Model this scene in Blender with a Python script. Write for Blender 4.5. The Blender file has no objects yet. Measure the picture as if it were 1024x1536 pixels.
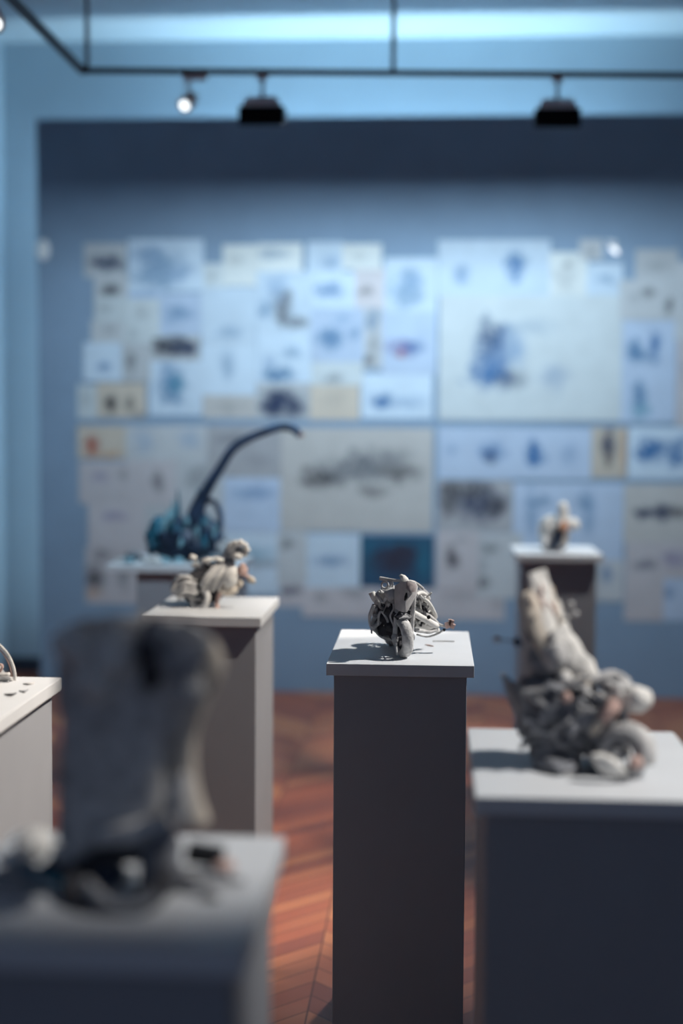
import bpy, bmesh, math, random
from mathutils import Vector, Matrix, noise
C = bpy.context.scene.collection
R = math.radians
PI = math.pi

# ------------------------------------------------------------------ camera
FPX = 50 / 36 * 1536
EYE = Vector((0, 0, 1.65))
_r = R(.55)
AY = Vector((138, 132, -FPX)).normalized()
AX = Vector((math.cos(_r), -math.sin(_r), (138 * math.cos(_r) - 132 * math.sin(_r)) / FPX)).normalized()
AZ = AX.cross(AY)


def ray(px, py):
    d = Vector((px - 512, 768 - py, -FPX))
    return Vector((d @ AX, d @ AY, d @ AZ))


def at(px, py, y):
    d = ray(px, py)
    return EYE + d * (y / d.y)


def atz(px, py, z):
    d = ray(px, py)
    return EYE + d * ((z - EYE.z) / d.z)


cd = bpy.data.cameras.new('camera')
cam = bpy.data.objects.new('camera', cd)
C.objects.link(cam)
cd.sensor_fit = 'VERTICAL'
cd.sensor_height = 36
cd.sensor_width = 24
cd.lens = 50
M3 = Matrix((AX, AY, AZ))          # rows: world axes in camera space -> camera to world
cam.matrix_world = Matrix.Translation(EYE) @ M3.to_4x4()
cd.dof.use_dof = True
cd.dof.focus_distance = 3.56
cd.dof.aperture_fstop = .92
cd.clip_start = .05
bpy.context.scene.camera = cam
sc = bpy.context.scene
sc.view_settings.view_transform = 'Standard'
sc.view_settings.look = 'None'
sc.view_settings.gamma = 1
sc.view_settings.use_curve_mapping = False
sc.view_settings.exposure = 0

# ------------------------------------------------------------------ materials
def srgb(r, g, b):
    f = lambda c: (c / 255 / 12.92) if c / 255 <= .04045 else ((c / 255 + .055) / 1.055) ** 2.4
    return (f(r), f(g), f(b), 1)


def mat(name, col, rough=.8, var=.12, scale=18, col2=None, metal=0, bump=0, bscale=60, spec=.3):
    m = bpy.data.materials.new(name)
    m.use_nodes = True
    nt = m.node_tree
    b = nt.nodes['Principled BSDF']
    tc = nt.nodes.new('ShaderNodeTexCoord')
    n = nt.nodes.new('ShaderNodeTexNoise')
    n.inputs['Scale'].default_value = scale
    n.inputs['Detail'].default_value = 5
    nt.links.new(tc.outputs['Object'], n.inputs['Vector'])
    mx = nt.nodes.new('ShaderNodeMix')
    mx.data_type = 'RGBA'
    c2 = col2 or tuple(max(0, min(1, c * (1 - var * 2))) for c in col[:3]) + (1,)
    mr = nt.nodes.new('ShaderNodeMapRange')
    mr.inputs[1].default_value = .38
    mr.inputs[2].default_value = .64
    nt.links.new(n.outputs['Fac'], mr.inputs[0])
    nt.links.new(mr.outputs[0], mx.inputs[0])
    mx.inputs[6].default_value = col
    mx.inputs[7].default_value = c2
    nt.links.new(mx.outputs[2], b.inputs['Base Color'])
    b.inputs['Roughness'].default_value = rough
    b.inputs['Metallic'].default_value = metal
    b.inputs['Specular IOR Level'].default_value = spec
    if bump:
        n2 = nt.nodes.new('ShaderNodeTexNoise')
        n2.inputs['Scale'].default_value = bscale
        n2.inputs['Detail'].default_value = 6
        nt.links.new(tc.outputs['Object'], n2.inputs['Vector'])
        bp = nt.nodes.new('ShaderNodeBump')
        bp.inputs['Strength'].default_value = bump
        bp.inputs['Distance'].default_value = .01
        nt.links.new(n2.outputs['Fac'], bp.inputs['Height'])
        nt.links.new(bp.outputs[0], b.inputs['Normal'])
    return m


def lamp_mat(name, col, strength):
    m = bpy.data.materials.new(name)
    m.use_nodes = True
    b = m.node_tree.nodes['Principled BSDF']
    b.inputs['Base Color'].default_value = (.8, .8, .8, 1)
    b.inputs['Emission Color'].default_value = col
    b.inputs['Emission Strength'].default_value = strength
    return m


M = {
    'wall': mat('pale_blue_paint', (.50, .62, .70, 1), .9, .02, 3),
    'ceil': mat('ceiling_paint', (.62, .72, .78, 1), .9, .02, 3),
    'panel': mat('slate_blue_paint', (.25, .345, .465, 1), .85, .03, 4),
    'base': mat('dark_skirting', (.05, .06, .09, 1), .6),
    'ped': mat('grey_pedestal_paint', (.345, .36, .395, 1), .6, .02, 6),
    'top': mat('pale_grey_board_paint', (.69, .715, .745, 1), .55, .02, 6),
    'clay': mat('dusty_grey_clay', (.70, .69, .68, 1), .85, .16, 45, bump=.3, bscale=160),
    'dark_clay': mat('smoky_grey_clay', (.30, .31, .34, 1), .85, .25, 30, bump=.5, bscale=120),
    'mid_clay': mat('ash_grey_clay', (.48, .48, .49, 1), .85, .2, 38, bump=.5, bscale=140),
    'core': mat('dark_grey_and_gap_shade', (.07, .07, .08, 1), .9, .2, 40),  # near-black tone paints in shade between parts; also colours the dark base ring
    'smooth_clay': mat('smooth_grey_clay', (.64, .62, .61, 1), .75, .08, 40, bump=.08, bscale=120),
    'pale': mat('chalk_white_clay', (.86, .84, .80, 1), .8, .08, 30, bump=.3, bscale=120),
    'cream': mat('cream_clay', (.76, .68, .58, 1), .8, .12, 25),
    'pink': mat('pinkish_clay', (.72, .50, .44, 1), .8, .14, 40),
    'ppink': mat('pinkish_grey_clay', (.50, .43, .42, 1), .8, .14, 60),
    'orange': mat('rusty_orange_clay', (.66, .34, .20, 1), .8, .14, 40),
    'black': mat('black_rubber_and_gap_shade', (.015, .016, .02, 1), .6, .2, 40),  # also paints the shaded gaps of the flower-headed sculpture
    'navy': mat('dark_blue_glaze', (.035, .06, .115, 1), .45, .3, 20),
    'teal': mat('deep_teal_glaze', (.03, .17, .26, 1), .45, .3, 22),
    'lteal': mat('light_teal_glaze', (.22, .42, .50, 1), .55, .2, 22),
    'rail': mat('dark_track_metal', (.035, .035, .05, 1), .5, .1),
    'rod': mat('grey_rod_metal', (.34, .40, .46, 1), .5, .1),
    'wash_grey': mat('grey_lamp_housing', (.74, .70, .76, 1), .5, .1),
    'wash_black': mat('black_lamp_housing', (.006, .006, .008, 1), .6, .1, spec=.1),
    'white_metal': mat('white_lamp_enamel', (.8, .8, .8, 1), .35, .03),
    'pin': mat('white_plastic', (.9, .9, .9, 1), .4, .03),
}


def floor_mat():
    m = bpy.data.materials.new('red_brown_parquet')
    m.use_nodes = True
    nt = m.node_tree
    N, L = nt.nodes, nt.links
    b = N['Principled BSDF']
    tc = N.new('ShaderNodeTexCoord')
    sx = N.new('ShaderNodeSeparateXYZ')
    L.new(tc.outputs['Object'], sx.inputs[0])

    def mth(op, a, c=None, d=None):
        n = N.new('ShaderNodeMath')
        n.operation = op
        for i, v in enumerate((a, c, d)):
            if v is None:
                continue
            if isinstance(v, (int, float)):
                n.inputs[i].default_value = v
            else:
                L.new(v, n.inputs[i])
        return n.outputs[0]
    W, P = .32, .075
    pp = mth('PINGPONG', sx.outputs['X'], W)
    v = mth('DIVIDE', mth('ADD', sx.outputs['Y'], pp), P * 1.414)
    iv = mth('FLOOR', v)
    ix = mth('FLOOR', mth('DIVIDE', sx.outputs['X'], W))
    cb = N.new('ShaderNodeCombineXYZ')
    L.new(iv, cb.inputs[0])
    L.new(ix, cb.inputs[1])
    wn = N.new('ShaderNodeTexWhiteNoise')
    L.new(cb.outputs[0], wn.inputs['Vector'])
    ns = N.new('ShaderNodeTexNoise')
    ns.inputs['Scale'].default_value = 2.2
    ns.inputs['Detail'].default_value = 4
    L.new(tc.outputs['Object'], ns.inputs['Vector'])
    fac = mth('ADD', mth('MULTIPLY', wn.outputs['Value'], .55), mth('MULTIPLY', ns.outputs['Fac'], .45))
    rp = N.new('ShaderNodeValToRGB')
    e = rp.color_ramp.elements
    e[0].position = .12
    e[0].color = (.20, .065, .052, 1)
    e[1].position = .9
    e[1].color = (.58, .25, .12, 1)
    k = e.new(.5)
    k.color = (.40, .125, .07, 1)
    L.new(fac, rp.inputs[0])
    fr = mth('FRACT', v)
    gap = mth('MULTIPLY', mth('GREATER_THAN', fr, .05), mth('LESS_THAN', mth('FRACT', mth('DIVIDE', sx.outputs['X'], W)), .985))
    mx = N.new('ShaderNodeMix')
    mx.data_type = 'RGBA'
    L.new(gap, mx.inputs[0])
    mx.inputs[6].default_value = (.10, .035, .028, 1)
    L.new(rp.outputs[0], mx.inputs[7])
    L.new(mx.outputs[2], b.inputs['Base Color'])
    b.inputs['Roughness'].default_value = .42
    b.inputs['Specular IOR Level'].default_value = .35
    return m


M['floor'] = floor_mat()


def sheet_mat(name, tone, blobs, border=None, hw=.1, hh=.1):
    """paper with pencil and wash marks: each blob = (u, v, ru, rv, colour, strength) in fractions of the sheet"""
    m = bpy.data.materials.new(name)
    m.use_nodes = True
    nt = m.node_tree
    N, L = nt.nodes, nt.links
    b = N['Principled BSDF']
    b.inputs['Roughness'].default_value = .9
    b.inputs['Specular IOR Level'].default_value = .1
    tc = N.new('ShaderNodeTexCoord')
    ns = N.new('ShaderNodeTexNoise')
    ns.inputs['Scale'].default_value = 26
    ns.inputs['Detail'].default_value = 8
    ns.inputs['Roughness'].default_value = .7
    off = N.new('ShaderNodeVectorMath')
    off.operation = 'ADD'
    off.inputs[1].default_value = (random.uniform(0, 50), 0, random.uniform(0, 50))
    L.new(tc.outputs['Object'], off.inputs[0])
    L.new(off.outputs[0], ns.inputs['Vector'])
    scr = N.new('ShaderNodeMapRange')
    scr.inputs[1].default_value = .30
    scr.inputs[2].default_value = .48
    L.new(ns.outputs['Fac'], scr.inputs[0])
    # faint all-over pencil tint
    big = N.new('ShaderNodeTexNoise')
    big.inputs['Scale'].default_value = 7
    L.new(off.outputs[0], big.inputs['Vector'])
    mx = N.new('ShaderNodeMix')
    mx.data_type = 'RGBA'
    L.new(big.outputs['Fac'], mx.inputs[0])
    mx.inputs[6].default_value = tuple(c * .86 for c in tone[:3]) + (1,)
    mx.inputs[7].default_value = tuple(min(1, c * 1.08) for c in tone[:3]) + (1,)
    col = mx.outputs[2]
    wn = N.new('ShaderNodeTexNoise')
    wn.inputs['Scale'].default_value = 13
    wn.inputs['Detail'].default_value = 4
    L.new(off.outputs[0], wn.inputs['Vector'])
    for (u, v, ru, rv, c, s) in blobs:
        mp = N.new('ShaderNodeMapping')
        mp.vector_type = 'TEXTURE'
        mp.inputs['Location'].default_value = ((u - .5) * 2 * hw, 0, (.5 - v) * 2 * hh)
        mp.inputs['Scale'].default_value = (max(.004, ru * 2 * hw), 1, max(.004, rv * 2 * hh))
        L.new(tc.outputs['Object'], mp.inputs['Vector'])
        ln = N.new('ShaderNodeVectorMath')
        ln.operation = 'LENGTH'
        wob = N.new('ShaderNodeVectorMath')
        wob.operation = 'MULTIPLY_ADD'
        L.new(wn.outputs['Color'], wob.inputs[0])
        wob.inputs[1].default_value = (1.7, 0, 1.7)
        L.new(mp.outputs[0], wob.inputs[2])
        cen = N.new('ShaderNodeVectorMath')
        cen.operation = 'SUBTRACT'
        cen.inputs[1].default_value = (.85, 0, .85)
        L.new(wob.outputs[0], cen.inputs[0])
        L.new(cen.outputs[0], ln.inputs[0])
        mr = N.new('ShaderNodeMapRange')
        mr.inputs[1].default_value = 1.15
        mr.inputs[2].default_value = .35
        mr.inputs[4].default_value = s
        L.new(ln.outputs['Value'], mr.inputs[0])
        mu = N.new('ShaderNodeMath')
        mu.operation = 'MULTIPLY'
        L.new(mr.outputs[0], mu.inputs[0])
        L.new(scr.outputs[0], mu.inputs[1])
        m2 = N.new('ShaderNodeMix')
        m2.data_type = 'RGBA'
        L.new(mu.outputs[0], m2.inputs[0])
        L.new(col, m2.inputs[6])
        m2.inputs[7].default_value = c
        col = m2.outputs[2]
    L.new(col, b.inputs['Base Color'])
    return m


# ------------------------------------------------------------------ mesh builder
def catmull(pts, n=6):
    pts = [Vector(p) for p in pts]
    if len(pts) < 3:
        return pts
    P = [pts[0] * 2 - pts[1]] + pts + [pts[-1] * 2 - pts[-2]]
    out = []
    for i in range(1, len(P) - 2):
        a, b, c, d = P[i - 1:i + 3]
        for k in range(n):
            t = k / n
            out.append(.5 * (2 * b + (c - a) * t + (2 * a - 5 * b + 4 * c - d) * t * t + (3 * b - a - 3 * c + d) * t ** 3))
    out.append(pts[-1])
    return out


class MB:
    def __init__(s):
        s.v = []
        s.f = []

    def add(s, v, f):
        o = len(s.v)
        s.v += [Vector(p) for p in v]
        s.f += [tuple(i + o for i in q) for q in f]
        return s

    def box(s, c, size, rot=None):
        c = Vector(c)
        h = [x / 2 for x in size]
        m = rot or Matrix.Identity(3)
        v = [c + m @ Vector((x * h[0], y * h[1], z * h[2])) for x in (-1, 1) for y in (-1, 1) for z in (-1, 1)]
        return s.add(v, [(0, 1, 3, 2), (4, 6, 7, 5), (0, 4, 5, 1), (2, 3, 7, 6), (0, 2, 6, 4), (1, 5, 7, 3)])

    def tube(s, pts, r, n=8, smooth=True, closed=False, sub=6):
        p = catmull(pts, sub) if smooth else [Vector(q) for q in pts]
        m = len(p)
        rr = r if isinstance(r, (list, tuple)) else [r]
        rad = []
        for i in range(m):
            t = i / max(1, m - 1) * (len(rr) - 1)
            k = min(int(t), len(rr) - 2) if len(rr) > 1 else 0
            rad.append(rr[0] if len(rr) == 1 else rr[k] + (rr[k + 1] - rr[k]) * (t - k))
        v = []
        nrm = None
        for i in range(m):
            d = (p[min(i + 1, m - 1)] - p[max(i - 1, 0)])
            if d.length < 1e-9:
                d = Vector((0, 0, 1))
            d.normalize()
            if nrm is None:
                nrm = d.orthogonal().normalized()
            nrm = (nrm - d * nrm.dot(d))
            nrm = nrm.normalized() if nrm.length > 1e-6 else d.orthogonal().normalized()
            bn = d.cross(nrm)
            for k in range(n):
                a = 2 * PI * k / n
                v.append(p[i] + (nrm * math.cos(a) + bn * math.sin(a)) * rad[i])
        f = [(i * n + k, i * n + (k + 1) % n, (i + 1) * n + (k + 1) % n, (i + 1) * n + k) for i in range(m - 1) for k in range(n)]
        f += [tuple(range(n - 1, -1, -1)), tuple((m - 1) * n + k for k in range(n))]
        return s.add(v, f)

    def torus(s, c, axis, Rr, r, n=32, k=10, a0=0, a1=2 * PI, flat=1, up=None):
        axis = Vector(axis).normalized()
        u = Vector(up) if up else Vector((0, 0, 1))
        u = u - axis * u.dot(axis)
        u = u.normalized() if u.length > 1e-5 else axis.orthogonal().normalized()
        w = axis.cross(u)
        full = abs(a1 - a0 - 2 * PI) < 1e-6
        m = n if full else n + 1
        v = []
        for i in range(m):
            a = a0 + (a1 - a0) * i / n
            d = u * math.cos(a) + w * math.sin(a)
            for j in range(k):
                t = 2 * PI * j / k
                v.append(Vector(c) + d * (Rr + r * math.cos(t)) + axis * r * flat * math.sin(t))
        f = []
        for i in range(n):
            i2 = (i + 1) % m
            for j in range(k):
                f.append((i * k + j, i * k + (j + 1) % k, i2 * k + (j + 1) % k, i2 * k + j))
        if not full:
            f += [tuple(range(k)), tuple((m - 1) * k + j for j in range(k - 1, -1, -1))]
        return s.add(v, f)

    def blob(s, c, rad, rot=None, amp=0, fs=30, n=20, k=12, seed=0):
        m = rot or Matrix.Identity(3)
        v = []
        for i in range(1, k):
            th = PI * i / k
            for j in range(n):
                ph = 2 * PI * j / n
                d = Vector((math.sin(th) * math.cos(ph), math.sin(th) * math.sin(ph), math.cos(th)))
                v.append(d)
        v += [Vector((0, 0, 1)), Vector((0, 0, -1))]
        out = []
        for d in v:
            p = Vector((d.x * rad[0], d.y * rad[1], d.z * rad[2]))
            if amp:
                q = p * fs + Vector((seed * 7.3, seed * 3.1, seed))
                p = p * (1 + amp * (noise.noise(q) + .5 * noise.noise(q * 2.3)))
            out.append(Vector(c) + m @ p)
        f = []
        for i in range(k - 2):
            for j in range(n):
                f.append((i * n + j, (i + 1) * n + j, (i + 1) * n + (j + 1) % n, i * n + (j + 1) % n))
        t, b = (k - 1) * n, (k - 1) * n + 1
        for j in range(n):
            f.append((t, j, (j + 1) % n))
            f.append((b, (k - 2) * n + (j + 1) % n, (k - 2) * n + j))
        return s.add(out, f)

    def plate(s, pts, thick, nrm, bulge=0):
        """solid shell over an outline, bulged along its normal"""
        pts = [Vector(p) for p in pts]
        nrm = Vector(nrm).normalized()
        c = sum(pts, Vector()) / len(pts)
        n = len(pts)
        rings = [1, .75, .45]
        v = []
        for side in (0, 1):
            for q in rings:
                for p in pts:
                    w = c + (p - c) * q
                    v.append(w + nrm * (bulge * (1 - q * q)) - nrm * thick * side)
            v.append(c + nrm * bulge - nrm * thick * side)
        per = 3 * n + 1
        f = []
        for side in (0, 1):
            o = side * per
            for r_ in range(2):
                for j in range(n):
                    q = (o + r_ * n + j, o + r_ * n + (j + 1) % n, o + (r_ + 1) * n + (j + 1) % n, o + (r_ + 1) * n + j)
                    f.append(q if side == 0 else q[::-1])
            for j in range(n):
                q = (o + 2 * n + j, o + 2 * n + (j + 1) % n, o + 3 * n)
                f.append(q if side == 0 else q[::-1])
        for j in range(n):
            f.append((j, per + j, per + (j + 1) % n, (j + 1) % n))
        return s.add(v, f)

    def cyl(s, a, b, r, r2=None, n=16):
        return s.tube([a, b], [r, r if r2 is None else r2], n, smooth=False)

    def rough(s, amp, fs, seed=0):
        for p in s.v:
            q = p * fs + Vector((seed * 5.1, 0, seed))
            p += noise.noise_vector(q) * amp
        return s

    def build(s, name, m, parent=None, smooth=True, bevel=0):
        org = parent.matrix_world.translation.copy() if parent and parent.parent is None else (
            parent['_o'] if parent and '_o' in parent else Vector())
        if parent is not None and parent.type == 'EMPTY':
            org = Vector(parent.location)
        elif parent is not None:
            org = ORG[parent.name]
        me = bpy.data.meshes.new(name)
        vs = s.v
        if parent is None:
            lo = [min(p[i] for p in vs) for i in range(3)]
            hi = [max(p[i] for p in vs) for i in range(3)]
            org = Vector(((lo[0] + hi[0]) / 2, (lo[1] + hi[1]) / 2, lo[2]))
        me.from_pydata([p - org for p in vs], [], s.f)
        bm = bmesh.new()
        bm.from_mesh(me)
        bmesh.ops.recalc_face_normals(bm, faces=bm.faces)
        bm.to_mesh(me)
        bm.free()
        me.materials.append(m)
        if smooth:
            for p in me.polygons:
                p.use_smooth = True
        o = bpy.data.objects.new(name, me)
        C.objects.link(o)
        if parent is None:
            o.location = org
        else:
            o.parent = parent
        ORG[o.name] = org
        if smooth:
            e = o.modifiers.new('edges', 'EDGE_SPLIT')
            e.split_angle = R(50)
        if bevel:
            bv = o.modifiers.new('bevel', 'BEVEL')
            bv.width = bevel
            bv.segments = 2
        return o


ORG = {}


def tag(o, label=None, cat=None, group=None, kind=None):
    if label:
        o['label'] = label
    if cat:
        o['category'] = cat
    if group:
        o['group'] = group
    if kind:
        o['kind'] = kind
    return o


def thing(name, loc, label, cat, group=None):
    o = bpy.data.objects.new(name, None)
    o.empty_display_size = .05
    C.objects.link(o)
    o.location = loc
    return tag(o, label, cat, group)


# ------------------------------------------------------------------ the setting
XL, XR, YB, YF, ZC = -2.79, 3.4, 9.15, -2.0, 4.08
YP = 8.63       # face of the partition
tag(MB().box(((XL + XR) / 2, (YB + YF) / 2, -.05), (XR - XL, YB - YF, .1)).build('floor', M['floor'], smooth=False),
    'red-brown wooden parquet floor', 'floor', kind='structure')
tag(MB().box(((XL + XR) / 2, (YB + YF) / 2, ZC + .05), (XR - XL + .2, YB - YF + .2, .1)).build('ceiling', M['ceil'], smooth=False),
    'pale blue ceiling', 'ceiling', kind='structure')
tag(MB().box(((XL + XR) / 2, YB + .05, ZC / 2), (XR - XL + .2, .1, ZC)).build('wall_back', M['wall'], smooth=False),
    'pale blue back wall behind the slate partition', 'wall', kind='structure')
tag(MB().box((XL - .05, (YB + YF) / 2, ZC / 2), (.1, YB - YF, ZC)).build('wall_left', M['wall'], smooth=False),
    'pale blue left wall', 'wall', kind='structure')
tag(MB().box((XR + .05, (YB + YF) / 2, ZC / 2), (.1, YB - YF, ZC)).build('wall_right', M['wall'], smooth=False),
    'pale blue right wall', 'wall', kind='structure')
tag(MB().box(((XL + XR) / 2, YB - .012, .05), (XR - XL, .024, .1)).build('baseboard_back', M['base'], smooth=False, bevel=.004),
    'dark skirting along the back wall', 'baseboard', kind='structure')
tag(MB().box((-2.425 / 2 + 1.45, YP + .06, 3.485 / 2), (2.425 + 2.9, .12, 3.485)).build('wall_partition', M['panel'], smooth=False, bevel=.004),
    'slate blue partition wall carrying the collage of drawings', 'wall', kind='structure')

# ------------------------------------------------------------------ the collage of drawings
PAPER = {
    'W': (.70, .73, .72, 1), 'G': (.60, .65, .67, 1), 'B': (.57, .67, .77, 1), 'b': (.49, .585, .73, 1),
    'g': (.52, .54, .56, 1), 'k': (.40, .40, .42, 1), 'T': (.57, .505, .43, 1), 't': (.53, .515, .50, 1), 'P': (.56, .53, .55, 1),
    'K': (.04, .085, .15, 1),
}
INK = {'n': (.02, .035, .09, 1), 'b': (.035, .14, .34, 1), 'c': (.06, .17, .32, 1), 'k': (.035, .035, .045, 1),
       'g': (.16, .17, .19, 1), 'v': (.15, .12, .30, 1), 'r': (.38, .08, .05, 1), 't': (.02, .22, .32, 1), 'o': (.50, .25, .10, 1),
       'l': (.25, .36, .52, 1), 'w': (.045, .035, .05, 1)}
DR = 'drawings pinned in the wall collage'
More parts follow.
